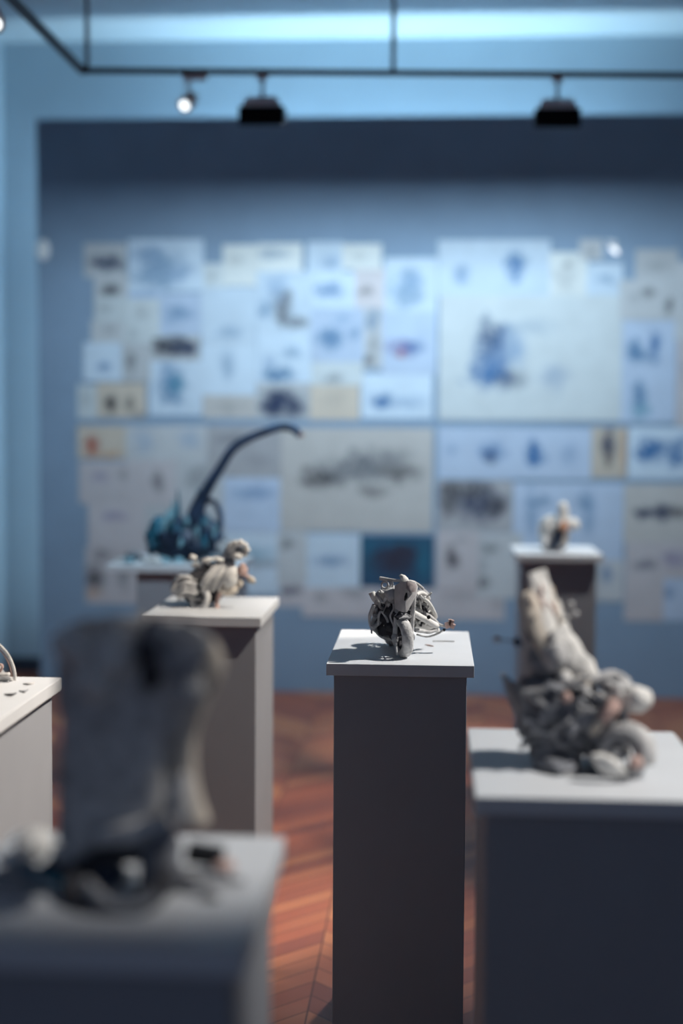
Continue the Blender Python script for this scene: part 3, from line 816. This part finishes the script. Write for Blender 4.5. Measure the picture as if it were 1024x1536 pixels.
wheel(t, q(410, 480, .01), (-.55, -.8, .2), q.m(62), q.m(20), M['clay'], name='front_wheel', hubm=M['dark_clay'])
MB().blob(q(455, 480, .03), (.02, .02, .02), amp=.2).build('wheel_gap_shade', M['black'], t)  # solid black blob paints the shade of the wheel gap
MB().blob(q(405, 395, -.005), (.008, .012, .022), amp=.2).build('shadow_slot', M['black'], t)  # black blob stands in for a shaded gap in the body
MB().tube([q(515, 545, .0), q(515, 500, .01), q(530, 450, .02)], [.007, .006, .008], 8).build('leg', M['pink'], t)
MB().tube([q(570, 330, .03), q(585, 265, .03), q(615, 215, .03)], [.022, .018, .012], 10).build('neck', M['dark_clay'], t)
MB().plate([q(540, 230, .03), q(575, 150, .03), q(605, 125, .03), q(615, 180, .01), q(600, 240, .01)], .012, (-.3, -1, .2), .01).build('hood', M['clay'], t)
h = MB().blob(q(650, 185, .0), (.016, .014, .016), amp=.2, fs=60).build('head', M['dark_clay'], t)
for i in range(9):
    a = 2 * PI * i / 9
    MB().blob(q(650 + 46 * math.cos(a), 182 + 44 * math.sin(a), -.008 + .01 * math.sin(a)), (.012, .007, .009), Matrix.Rotation(-a, 3, 'Y'), amp=.2, fs=80, seed=i).build('petal', M['pale'], h)
MB().blob(q(640, 225, -.012), (.016, .01, .012)).build('face_plate', M['pale'], h)
MB().blob(q(670, 305, .0), (.016, .014, .02), amp=.25, fs=60, seed=1).build('throat', M['pink'], t)
MB().blob(q(725, 368, -.005), (.012, .009, .014), Matrix.Rotation(R(-35), 3, 'Y'), amp=.2, fs=60, seed=2).build('beak', M['cream'], t)
MB().tube([q(660, 320, .0), q(690, 340, -.003), q(720, 360, -.005)], .006, 8).build('jaw', M['pink'], t)
for i, (x, y, l, an) in enumerate(((365, 230, 26, 10), (450, 250, 44, -18), (395, 285, 46, 8), (520, 245, 40, 15), (470, 285, 46, -5))):
    MB().blob(q(x, y, .05 + .01 * i), (q.m(l), .012, q.m(19)), Matrix.Rotation(R(an), 3, 'Y'), amp=.15, fs=60, seed=i).build('feather', M['pale'], t)
    MB().tube([q(x, y + 8, .05 + .01 * i), q(x + 40, y + 60, .06), q(440, 370, .08)], .004, 6).build('feather_stem', M['clay'], t)
hoses(t, q, 14, 430, 420, 150, 75, .0, .06, .0035, M['clay'])
settle(t)

# ---- C: the reclining winged motorcycle at right
g = atz(953, 1168, TOPZ)
q = Px(700, 820, 3.16, g.y + .06)
t = thing('winged_motorcycle_sculpture', Vector((q(550, 1000).x, g.y + .1, TOPZ)), 'grey motorcycle sculpture rearing back with a tall cream wing on the right pedestal', 'sculpture', SG)
MB().blob(q(470, 770, .05), (.075, .065, .062), Matrix.Rotation(R(25), 3, 'Y'), amp=.35, fs=32, n=40, k=26, seed=6).build('body', M['dark_clay'], t)
MB().blob(q(600, 850, .04), (.055, .055, .055), amp=.35, fs=36, n=34, k=22, seed=16).build('engine_block', M['dark_clay'], t)
MB().blob(q(420, 970, .04), (.045, .05, .028), amp=.25, fs=40, n=30, k=18, seed=12).build('tail_casing', M['mid_clay'], t)
MB().blob(q(345, 850, .06), (.035, .04, .045), amp=.3, fs=40, n=28, k=18, seed=13).build('rear_casing', M['mid_clay'], t)
# the wing: overlapping feathers
FE = [((430, 600), (335, 400), (285, 215), 46), ((450, 600), (370, 370), (308, 125), 46), ((470, 590), (395, 370), (348, 112), 42), ((485, 590), (420, 390), (380, 190), 40),
      ((500, 590), (440, 430), (420, 255), 36), ((520, 600), (470, 480), (448, 340), 38), ((560, 620), (510, 530), (480, 440), 40)]
fn = Vector((.5, -.86, 0))
for i, (a, b_, c, w) in enumerate(FE):
    f_ = MB()
    pts = catmull([q(*a, .05), q(*b_, .025 + .010 * i), q(*c, .01 + .013 * i)], 8)
    f_.tube(pts, [q.m(w * .75), q.m(w), q.m(w * 1.1), q.m(w * 1.1), q.m(w * 1.05), q.m(w * .7)], 12, smooth=False)
    mid = [sum(f_.v[k:k + 12], Vector()) / 12 for k in range(0, len(f_.v), 12)]
    f_.v = [p - fn * ((p - mid[k // 12]).dot(fn) * .6) for k, p in enumerate(f_.v)]
    f_.rough(.0035, 60, i)
    f_.build('feather', M['pale'] if i % 3 else M['cream'], t)
for i, (a, b_) in enumerate((((330, 220), (370, 300)), ((390, 260), (420, 330)), ((350, 180), (345, 240)))):
    MB().tube([q(*a, .005), q((a[0] + b_[0]) / 2 + 6, (a[1] + b_[1]) / 2, .0), q(*b_, .01)], [.0025, .004, .002], 7).build('quill', M['pink'], t)
f_ = MB().tube([q(400, 400, .05), q(455, 470, .04), q(530, 545, .03), q(600, 610, .02), q(640, 660, .02)], [q.m(60), q.m(78), q.m(70), q.m(52), q.m(30)], 16)
f_.v = [p - fn * ((p - q(500, 520, .04)).dot(fn) * .35) for p in f_.v]
f_.rough(.006, 45, 4).build('wing_root', M['pale'], t)
MB().blob(q(420, 520, .03), (.026, .025, .028), amp=.3, fs=50, seed=21).build('wing_shoulder', M['clay'], t)
MB().blob(q(370, 540, .06), (.03, .03, .035), amp=.35, fs=50, seed=23).build('flank', M['mid_clay'], t)
MB().plate([q(275, 380, .09), q(310, 350, .09), q(340, 420, .09), q(330, 470, .09), q(290, 450, .09)], .012, (-.2, -1, 0), .006).build('dark_vane', M['navy'], t)
# left fin
MB().plate([q(160, 600, .08), q(205, 640, .06), q(290, 660, .04), q(330, 760, .03), q(320, 870, .03), q(250, 820, .05), q(195, 730, .07)], .012, (-.4, -1, .1), .012).build('tail_fin', M['mid_clay'], t)
# wires with beads
w_ = MB().tube([q(330, 520, .05), q(240, 455, .06), q(140, 440, .06)], .0016, 6).build('antenna', M['dark_clay'], t)
MB().blob(q(140, 440, .06), (.006, .006, .006), amp=.2).build('bead', M['ppink'], w_)
MB().blob(q(238, 452, .06), (.0075, .008, .009), amp=.2).build('bead', M['navy'], w_)
w_ = MB().tube([q(440, 420, .05), q(480, 360, .05), q(495, 275, .05)], .0014, 6).build('antenna', M['clay'], t)
for x, y in ((492, 275), (515, 318), (470, 340)):
    MB().blob(q(x, y, .05), (.006, .006, .006), amp=.3, fs=90, seed=x).build('bead', M['clay'], w_)
# front wheel with arching mudguard
wheel(t, q(740, 985, -.045), (-.45, -.85, .1), q.m(92), q.m(32), M['mid_clay'], name='front_wheel', hubm=M['dark_clay'], flat=1.0)
MB().torus(q(755, 972, -.03), (-.45, -.85, .1), q.m(118), q.m(26), 30, 9, R(-110), R(60), flat=1.8).build('mudguard', M['clay'], t)
MB().blob(q(805, 722, .0), (q.m(74), .03, q.m(66)), Matrix.Rotation(R(-15), 3, 'Y'), amp=.14, fs=32, n=28, k=18, seed=31).build('headlamp', M['pale'], t)
MB().blob(q(700, 650, .03), (.03, .03, .018), amp=.35, fs=50, seed=32).build('handlebar_cluster', M['clay'], t)
MB().tube([q(490, 690, .01), q(580, 640, .0), q(690, 605, .01), q(770, 640, .02)], [.006, .007, .008, .005], 9).build('handlebar', M['clay'], t)
MB().tube([q(700, 650, .0), q(740, 780, .0), q(760, 990, .0)], [.009, .008, .008], 9).build('fork_leg', M['clay'], t)
for i, (p0, p1, r_) in enumerate((((690, 720), (625, 860), .009), ((715, 740), (660, 830), .007), ((640, 800), (590, 890), .008))):
    MB().tube([q(*p0, -.02), q((p0[0] + p1[0]) / 2 + 8, (p0[1] + p1[1]) / 2, -.03), q(*p1, -.02)], [r_, r_ * 1.2, r_ * .6], 8).build('clay_strip', M['pink'] if i < 2 else M['cream'], t)
MB().blob(q(475, 715, -.022), (.009, .008, .010), amp=.3, fs=70, seed=33).build('rust_knob', M['pink'], t)
MB().blob(q(462, 620, -.01), (.012, .011, .013), amp=.15).build('skull_knob', M['pale'], t)
MB().blob(q(545, 640, -.005), (.014, .011, .011), amp=.25, fs=70).build('pale_knob', M['cream'], t)
MB().blob(q(510, 680, -.012), (.011, .009, .009), amp=.2).build('dark_socket', M['black'], t)
MB().blob(q(335, 685, .01), (.010, .01, .009), amp=.2).build('dark_socket', M['black'], t)
MB().plate([q(585, 985, -.085), q(640, 975, -.085), q(700, 1000, -.09), q(765, 1075, -.095), q(690, 1085, -.095), q(630, 1060, -.09)], .01, (0, -1, .6), .012).build('foil_shell', M['pale'], t)
MB().blob(q(800, 1020, -.085), (.012, .01, .011), amp=.3, fs=60).build('axle_cap', M['pink'], t)
MB().blob(q(490, 1090, -.03), (.045, .025, .008), amp=.3, fs=40, seed=41).build('base_crust', M['clay'], t)
MB().blob(q(430, 1025, .0), (.04, .05, .018), amp=.3, fs=40, seed=42).build('rear_wheel_lump', M['dark_clay'], t)
hoses(t, q, 18, 470, 800, 210, 150, -.03, .05, .005, M['mid_clay'])
hoses(t, q, 10, 560, 690, 130, 70, -.02, .04, .0045, M['clay'])
hoses(t, q, 8, 680, 960, 110, 80, -.02, .04, .004, M['mid_clay'])
settle(t)

# ---- D: the blurred torso on the nearest pedestal
q = Px(0, 900, 2.327, 1.80)
t = thing('torso_sculpture', Vector((q(430, 1000).x, 1.8, TOPZ)), 'large blurred grey torso-like sculpture on the nearest pedestal', 'sculpture', SG)
b = MB()
prof = [(830, 390, 200), (760, 400, 210), (640, 405, 210), (520, 415, 210), (420, 428, 225), (330, 455, 250), (240, 468, 275), (160, 472, 272), (110, 472, 245), (80, 465, 180), (66, 455, 90)]
v, f = [], []
nn = 36
for (yy, cx, hw) in prof:
    c = q(cx, yy, .03)
    for k in range(nn):
        a = 2 * PI * k / nn
        ca, sa = math.cos(a), math.sin(a)
        ex = abs(ca) ** .7 * (1 if ca > 0 else -1)
        ey = abs(sa) ** .8 * (1 if sa > 0 else -1)
        v.append(c + Vector((ex * q.m(hw), ey * (.03 + q.m(hw) * .28), 0)))
for i in range(len(prof) - 1):
    for k in range(nn):
        f.append((i * nn + k, i * nn + (k + 1) % nn, (i + 1) * nn + (k + 1) % nn, (i + 1) * nn + k))
f += [tuple(range(nn)), tuple((len(prof) - 1) * nn + k for k in range(nn))]
b.add(v, f).rough(.012, 28, 3).rough(.004, 90, 5)
b.build('torso', M['clay'], t)
for i, (x, y, rx, ry, m_) in enumerate(((270, 160, 85, 70, 'pale'), (400, 180, 85, 95, 'pale'), (525, 200, 42, 115, 'core'), (635, 190, 95, 100, 'mid_clay'), (330, 270, 75, 80, 'pale'), (665, 300, 50, 70, 'clay'), (630, 700, 45, 90, 'clay'), (560, 120, 70, 50, 'mid_clay'))):  # the core-coloured blob is a painted shaded gap between two lumps
    MB().blob(q(x, y, -.03), (q.m(rx), .03, q.m(ry)), amp=.3, fs=40, n=26, k=18, seed=i).build('muscle_lump_and_gap', M[m_], t)
MB().tube([q(700, 150, .02), q(725, 230, .02), q(685, 340, .02), q(650, 480, .02), q(650, 640, .02), q(680, 780, .02)], [.02, .022, .018, .014, .016, .02], 10).build('side_strip', M['cream'], t)
wheel(t, q(410, 990, -.06), (-.10, -.36, .93), q.m(165), q.m(34), M['core'], rim=False, name='base_wheel')
MB().tube([q(300, 985, -.09), q(380, 1060, -.115), q(470, 1075, -.12), q(545, 1030, -.11)], .007, 9).build('pale_hoop', M['clay'], t)
MB().cyl(q(190, 890, -.02), q(385, 878, .02), q.m(36)).build('cylinder_pipe', M['clay'], t)
MB().tube([q(340, 830, -.02), q(460, 810, -.03), q(590, 780, -.02)], [.013, .015, .012], 10).build('cross_pipe', M['clay'], t)
MB().blob(q(290, 960, .0), (.055, .04, .03), amp=.3, fs=40, n=26, k=16, seed=9).build('saddle', M['navy'], t)
MB().blob(q(560, 930, -.03), (.028, .03, .05), amp=.25, fs=40, n=24, k=16, seed=10).build('stem', M['dark_clay'], t)
MB().blob(q(115, 850, .10), (q.m(72), .035, q.m(62)), amp=.15, fs=30).build('white_lump', M['pale'], t)
MB().blob(q(70, 985, -.02), (.03, .03, .028), amp=.3, fs=40, seed=11).build('rear_lump', M['mid_clay'], t)
for i in range(4):
    MB().tube([q(20 + i * 10, 960 + i * 30, -.02), q(110, 940 + i * 30, -.04), q(220, 1000 + i * 20, -.05), q(330, 1060 + i * 12, -.06)], .006, 8).build('hose', M['mid_clay' if i % 2 else 'teal'], t)
MB().box(q(715, 888, .06), (.05, .03, .024), Matrix.Rotation(R(8), 3, 'Y')).build('black_block', M['black'], t, smooth=False, bevel=.003)
MB().blob(q(780, 925, .05), (.016, .012, .008), amp=.3, fs=60).build('pink_scrap', M['pink'], t)
MB().tube([q(620, 1000, -.02), q(690, 1020, -.03), q(745, 1030, -.03)], [.01, .012, .006], 8).build('prong', M['dark_clay'], t)
MB().tube([q(640, 960, -.01), q(740, 970, .0), q(850, 980, .0)], [.008, .006, .004], 8).build('prong', M['mid_clay'], t)
MB().blob(q(730, 1075, -.05), (.014, .012, .008), amp=.3, fs=60).build('claw', M['dark_clay'], t)
settle(t)

# ---- E: the hoop sculpture at the left edge
g = atz(20, 1021, TOPZ)
q = Px(0, 930, 8.533, g.y)
t = thing('hoop_sculpture', Vector((q(-60, 760).x, g.y + .01, TOPZ)), 'grey hoop-shaped wheel sculpture cut by the left picture edge', 'sculpture', SG)
hc = q(-377, 762, .0)
hr = q.m(587)
MB().torus(hc, (.05, -1, .1), hr, q.m(22), 48, 10, R(-100), R(100)).build('hoop', M['clay'], t)
MB().torus(hc, (.05, -1, .1), hr - q.m(40), q.m(9), 48, 8, R(-98), R(98)).build('inner_hoop', M['pink'], t)
hoses(t, q, 12, -80, 740, 240, 50, -.02, .03, .0035, M['clay'])
MB().blob(q(-100, 700, .02), (.03, .03, .03), amp=.35, fs=50, n=26, k=16, seed=2).build('core', M['mid_clay'], t)
MB().tube([q(-40, 600, .0), q(10, 570, .0), q(30, 600, .0), q(0, 660, .0)], .003, 8).build('hose', M['pink'], t)
settle(t)
FR = [((14, 1042), 'dark_fragment', 'larger black twig-like fragment on the board at the left picture edge', 'black', 1.0),
      ((34, 1037), 'dark_fragment', 'smaller dark fragment right of the black twig on the left board', 'dark_clay', .7),
      ((42, 1026), 'wire_scrap', 'thin bent grey wire scrap beside the hoop on the left board', 'clay', 1.0)]
for (x, y), nm, lb, m_, s_ in FR:
    p = atz(x, y, TOPZ + .0025 * s_)
    b = MB().tube([p + Vector((-.012 * s_, .003, 0)), p, p + Vector((.008 * s_, .008, 0)), p + Vector((.012 * s_, .014, .002))], [.0015, .0028 * s_, .002, .001], 7)
    if nm == 'dark_fragment':
        b.tube([p, p + Vector((.004, -.008 * s_, 0)), p + Vector((.010 * s_, -.007, 0))], .0016, 6)
    tag(b.build(nm, M[m_], None), lb, 'fragment')

# ---- F: the blue long-necked sculpture at back left
q = Px(140, 620, 3.012, 6.1)
t = thing('long_necked_sculpture', Vector((q(430, 660).x, 6.1, TOPZ)), 'dark blue sculpture with a long arched neck on the wide back pedestal', 'sculpture', SG)
MB().tube([q(440, 560, 0), q(470, 430, 0), q(520, 330, 0), q(580, 235, 0), q(625, 165, 0), q(690, 118, 0), q(780, 82, 0), q(850, 62, 0), q(905, 72, 0), q(932, 102, 0)],
          [.045, .034, .024, .020, .020, .019, .0175, .017, .017, .014], 12).build('neck', M['navy'], t)
MB().tube([q(935, 90, 0), q(942, 108, 0)], [.0145, .010], 10, smooth=False).build('mouth', M['pink'], t)
MB().tube([q(500, 400, .05), q(545, 400, .05), q(572, 460, .05), q(565, 540, .05), q(530, 600, .05)], .012, 9).build('loop', M['navy'], t)
MB().blob(q(420, 570, .02), (.15, .10, .085), amp=.4, fs=18, n=40, k=24, seed=4).build('body', M['navy'], t)
MB().blob(q(300, 540, .0), (.05, .06, .075), amp=.4, fs=24, n=30, k=18, seed=5).build('flank', M['teal'], t)
MB().blob(q(500, 530, .0), (.065, .06, .07), amp=.4, fs=24, n=30, k=18, seed=6).build('shoulder', M['navy'], t)
random.seed(3)
for i in range(46):
    x = random.uniform(245, 560)
    y = random.uniform(520, 660)
    h = random.uniform(30, 90)
    lx = random.uniform(-18, 18)
    d = random.uniform(-.12, .08)
    w = random.uniform(9, 16)
    MB().plate([q(x, y, d), q(x + w + lx * .5, y - h * .5, d), q(x + lx, y - h, d + .01), q(x - w + lx * .5, y - h * .5, d)], .006, (random.uniform(-.5, .5), -1, .2), .008).build('leaf', M[random.choice(['teal', 'teal', 'navy', 'lteal', 'lteal'])], t)
for x, y, h in ((335, 500, 110), (360, 420, 60), (380, 420, 150), (470, 400, 120), (310, 500, 60)):
    MB().tube([q(x, y + 60, 0), q(x + 4, y, 0), q(x, y - h * .5, 0)], [.012, .009, .003], 7).build('spike', M['lteal'] if x < 375 else M['teal'], t)
MB().plate([q(318, 505, -.05), q(330, 440, -.05), q(350, 430, -.05), q(362, 480, -.05), q(345, 510, -.05)], .01, (0, -1, .1), .012).build('pale_leaf', M['lteal'], t)
for i in range(16):
    x = random.uniform(70, 600)
    MB().blob(q(x, 665, random.uniform(-.16, .12)), (random.uniform(.02, .05), .02, random.uniform(.008, .02)), amp=.4, fs=40, seed=i).build('flake', M[random.choice(['lteal', 'teal', 'lteal', 'clay'])], t)
MB().blob(q(185, 640, .0), (.035, .03, .022), amp=.3, fs=40).build('grey_lump', M['dark_clay'], t)
MB().blob(q(605, 620, .0), (.05, .04, .045), amp=.3, fs=30).build('brown_lump', M['mid_clay'], t)
settle(t)

# ---- G: the little white sculpture at back right
q = Px(740, 740, 5.12, 6.78)
t = thing('small_white_sculpture', Vector((q(480, 420).x, 6.78, TOPZ)), 'little white sculpture with a raised wing on the small back pedestal', 'sculpture', SG)
MB().tube([q(510, 260, 0), q(535, 180, 0), q(530, 90, 0), q(525, 65, 0)], [.035, .028, .022, .012], 12).build('raised_wing', M['pale'], t)
MB().blob(q(610, 235, -.02), (.033, .03, .03), amp=.2, fs=30).build('white_lump', M['pale'], t)
MB().blob(q(430, 270, .03), (.05, .04, .065), Matrix.Rotation(R(25), 3, 'Y'), amp=.3, fs=25, n=26, k=18).build('back_shell', M['pale'], t)
MB().blob(q(470, 370, .04), (.06, .05, .05), amp=.3, fs=25, n=26, k=18, seed=4).build('body', M['clay'], t)
MB().plate([q(440, 430, -.05), q(470, 300, -.05), q(510, 245, -.05), q(540, 300, -.05), q(520, 370, -.05), q(480, 430, -.05)], .03, (-.1, -1, 0), .02).build('dark_flank', M['navy'], t)
MB().blob(q(535, 255, -.06), (.022, .02, .026), amp=.25, fs=40).build('rusty_chest', M['orange'], t)
MB().tube([q(560, 290, -.02), q(550, 350, -.02), q(540, 390, -.02)], [.02, .015, .015], 8).build('leg', M['cream'], t)
MB().blob(q(400, 390, -.02), (.025, .025, .035), amp=.3, fs=40).build('hind_leg', M['clay'], t)
settle(t)

# ------------------------------------------------------------------ suspended lamp track
ZR = 3.25
c0 = atz(124, 106, ZR)
e1 = atz(1024, 113, ZR)
dirx = (e1 - c0).normalized()
e1 = c0 + dirx * 4.4
e0 = Vector((c0.x, 1.0, ZR))
t = thing('lamp_track', c0, 'dark suspended lamp track running along two sides under the ceiling', 'lamp track')


def bar(a, b, w, h, m, name, parent):
    d = (b - a)
    rot = d.to_track_quat('X', 'Z').to_matrix()
    return MB().box((a + b) / 2, (d.length, w, h), rot).build(name, m, parent, smooth=False, bevel=.002)


bar(c0 - dirx * .014, e1, .03, .024, M['rail'], 'long_bar', t)
bar(c0 + Vector((0, .014, 0)), e0, .03, .03, M['rail'], 'side_bar', t)
RD = [c0 + dirx * .02, Vector((at(590, 100, c0.y + .15).x, 0, 0)), c0 + dirx * 3.9, Vector((c0.x, 3.6, ZR))]
RD[1] = c0 + dirx * ((RD[1].x - c0.x) / dirx.x)
for p in RD:
    MB().cyl(Vector((p.x, p.y, ZR)), Vector((p.x, p.y, ZC)), .011, n=10).build('suspension_rod', M['rod'], t)


def on_track(px):
    for k in range(2000):
        p = c0 + dirx * (k * .0015)
        c = p - EYE
        cx = 512 + FPX * (AX * c.x + AY * c.y + AZ * c.z).x / -(AX * c.x + AY * c.y + AZ * c.z).z
        if cx >= px:
            return p


LIGHTS = []


def washer(px, label):
    p = on_track(px)
    t = thing('wall_washer_lamp', p - Vector((0, 0, .012)), label, 'spotlight', 'wall washer lamps on the track')
    z = p.z
    MB().box((p.x, p.y, z - .022), (.05, .034, .022)).build('track_adapter', M['wash_grey'], t, smooth=False, bevel=.002)
    MB().cyl((p.x, p.y, z - .03), (p.x, p.y, z - .125), .009).build('stem', M['rod'], t)
    # sloping grey cap
    b = MB()
    zt, zb = z - .115, z - .165
    v = [(-.065, -.03, zt), (.065, -.03, zt), (.065, .05, zt), (-.065, .05, zt), (-.095, -.05, zb), (.095, -.05, zb), (.095, .09, zb), (-.095, .09, zb)]
    b.add([Vector((p.x + x, p.y + y, zz)) for x, y, zz in v], [(0, 1, 2, 3), (4, 7, 6, 5), (0, 4, 5, 1), (1, 5, 6, 2), (2, 6, 7, 3), (3, 7, 4, 0)])
    b.build('cap', M['wash_grey'], t, smooth=False, bevel=.004)
    # black housing, open towards the partition
    zc = z - .205
    b = MB()
    b.box((p.x, p.y - .045, zc), (.205, .012, .082)).box((p.x, p.y + .02, zc + .038), (.205, .13, .008)).box((p.x, p.y - .04, zc - .038), (.205, .02, .008))
    b.box((p.x - .099, p.y + .018, zc + .016), (.008, .136, .05)).box((p.x + .099, p.y + .018, zc + .016), (.008, .136, .05))
    b.box((p.x, p.y + .083, zc + .016), (.205, .006, .044))  # unseen front lip, added to cut off the light's upper edge
    b.build('housing', M['wash_black'], t, smooth=False)
    LIGHTS.append((p.x, p.y, zc))
    return t


washer(393, 'black wall washer lamp hanging left of centre from the track')
washer(836, 'black wall washer lamp hanging at right from the track')


def white_spot(p, label, aim, k=1.0):
    t = thing('white_spotlight', p - Vector((0, 0, .012)), label, 'spotlight', 'small white spotlights on the track')
    z = p.z
    MB().box((p.x + .03, p.y, z - .026), (.11, .034, .026)).build('track_adapter', M['wash_grey'], t, smooth=False, bevel=.003)
    MB().cyl((p.x, p.y, z - .03), (p.x, p.y, z - .10), .008).build('stem', M['pin'], t)
    d = Vector(aim).normalized()
    c = Vector((p.x, p.y, z - .135))
    h = MB().cyl(c - d * .04, c + d * .045, .032, .038, 20).build('lamp_head', M['white_metal'], t)
    MB().cyl(c + d * .0455, c + d * .049, .022, n=20).build('bulb', M['bulb'], h)


M['bulb'] = lamp_mat('lit_halogen', (.9, .97, 1, 1), 2.2)
white_spot(on_track(282), 'small lit white spotlight hanging at the left end of the track', (-.25, -.75, -.55))
p = at(-8, 0, 4.0)
yl = 5.0
for k in range(400):
    yl = 4 + k * .005
    c = Vector((c0.x, yl, ZR - .14)) - EYE
    cc = AX * c.x + AY * c.y + AZ * c.z
    if 512 + FPX * cc.x / -cc.z > -9:
        break
white_spot(Vector((c0.x, yl, ZR)), 'small white spotlight on the side bar at the top left picture corner', (.3, -.7, -.6))

# two small bright spots on the partition, built as solid pieces
p = at(65, 375, YP)
o = thing('pale_oval_spot', (p.x, YP, p.z), 'small whitish oval spot near the left edge of the slate partition', 'sensor')
MB().blob((p.x, YP - .014, p.z), (.044, .02, .064)).build('spot_dome', M['pin'], o)
MB().box((p.x, YP - .004, p.z), (.05, .008, .07)).build('spot_backing', M['pin'], o, smooth=False, bevel=.002)
p = at(918, 371, YP)
o = thing('striped_spot', (p.x, YP, p.z), 'small bright striped spot at the upper right of the collage', 'lamp')
MB().box((p.x, YP - .012, p.z + .03), (.03, .024, .02)).build('clip', M['pin'], o, smooth=False, bevel=.002)  # small box at the top of the striped spot
for k in range(4):
    MB().box((p.x - .01 + .008 * k, YP - .03, p.z + .028 - .02 * k), (.062 - .006 * k, .02, .012), Matrix.Rotation(R(20), 3, 'Y')).build('spot_stripe', M['white_metal'] if k < 2 else M['spot_glow'] if 'spot_glow' in M else M.setdefault('spot_glow', lamp_mat('glowing_spot_stripe', (.95, .97, 1, 1), 1.1)), o, smooth=False, bevel=.002)  # white and glowing stripes make up the bright spot

# ------------------------------------------------------------------ light
def light(kind, name, loc, aim, power, col, size=.05, size_y=None, cone=None, blend=.4, spread=None):
    d = bpy.data.lights.new(name, kind)
    d.energy = power
    d.color = col
    if kind == 'AREA':
        d.size = size
        if size_y:
            d.shape = 'RECTANGLE'
            d.size_y = size_y
        if spread:
            d.spread = spread
    else:
        d.shadow_soft_size = size
    if kind == 'SPOT':
        d.spot_size = R(cone)
        d.spot_blend = blend
    o = bpy.data.objects.new(name, d)
    C.objects.link(o)
    o.location = loc
    o.rotation_euler = (Vector(aim) - Vector(loc)).to_track_quat('-Z', 'Y').to_euler()
    return o


COOL = (.67, .86, 1)
for x, y, z in LIGHTS:
    light('AREA', 'washer_light', (x, y - .032, z + .006), (x, YP, z - .6), 46, COOL, .18, .036)
# bright cove behind the partition, washing the back wall and ceiling
light('AREA', 'cove_light', (-.25, 8.93, 2.7), (-.25, 8.97, 4.1), 46, (.58, .84, 1), 2.8, .12)
KEY = (1, .96, .91)
light('SPOT', 'key_centre', (1.9, 4.2, 3.25), (-.1, 3.85, 1.02), 500, KEY, .02, cone=17)
light('SPOT', 'key_left', (1.15, 3.95, 3.25), (-.68, 4.7, .75), 420, (1, .90, .78), .02, cone=30)
light('SPOT', 'key_right', (2.1, 2.4, 3.25), (.28, 2.53, 1.12), 375, KEY, .02, cone=17)
light('SPOT', 'key_back', (1.75, 6.15, 3.25), (.6, 6.85, .9), 230, KEY, .02, cone=22)
light('SPOT', 'key_edge', (1.0, 3.9, 3.25), (-1.0, 3.0, .75), 680, (1, .89, .77), .02, cone=24)
light('SPOT', 'key_front', (1.3, 2.3, 3.25), (-.27, 2.03, 1.12), 240, KEY, .02, cone=18, blend=1)
light('SPOT', 'key_blue', (-.2, 4.9, 3.25), (-1.05, 6.1, 1.1), 230, COOL, .02, cone=26)
light('AREA', 'side_wall_fill', (-2.2, 8.77, 1.85), (-2.62, 9.15, 1.85), 3.6, (.62, .84, 1), .05, 3.0)  # unseen fill light, added to brighten the back wall's left strip
light('SPOT', 'floor_pool', (1.1, 6.2, 3.25), (-.5, 6.0, 0), 400, (1, .88, .74), .05, cone=22, blend=1)
light('SPOT', 'floor_pool_near', (.2, 5.6, 3.25), (-.3, 4.5, 0), 230, (1, .92, .84), .05, cone=27, blend=.9)
w = bpy.data.worlds.new('world')
sc.world = w
w.use_nodes = True
w.node_tree.nodes['Background'].inputs[0].default_value = (.32, .42, .64, 1)
w.node_tree.nodes['Background'].inputs[1].default_value = .28
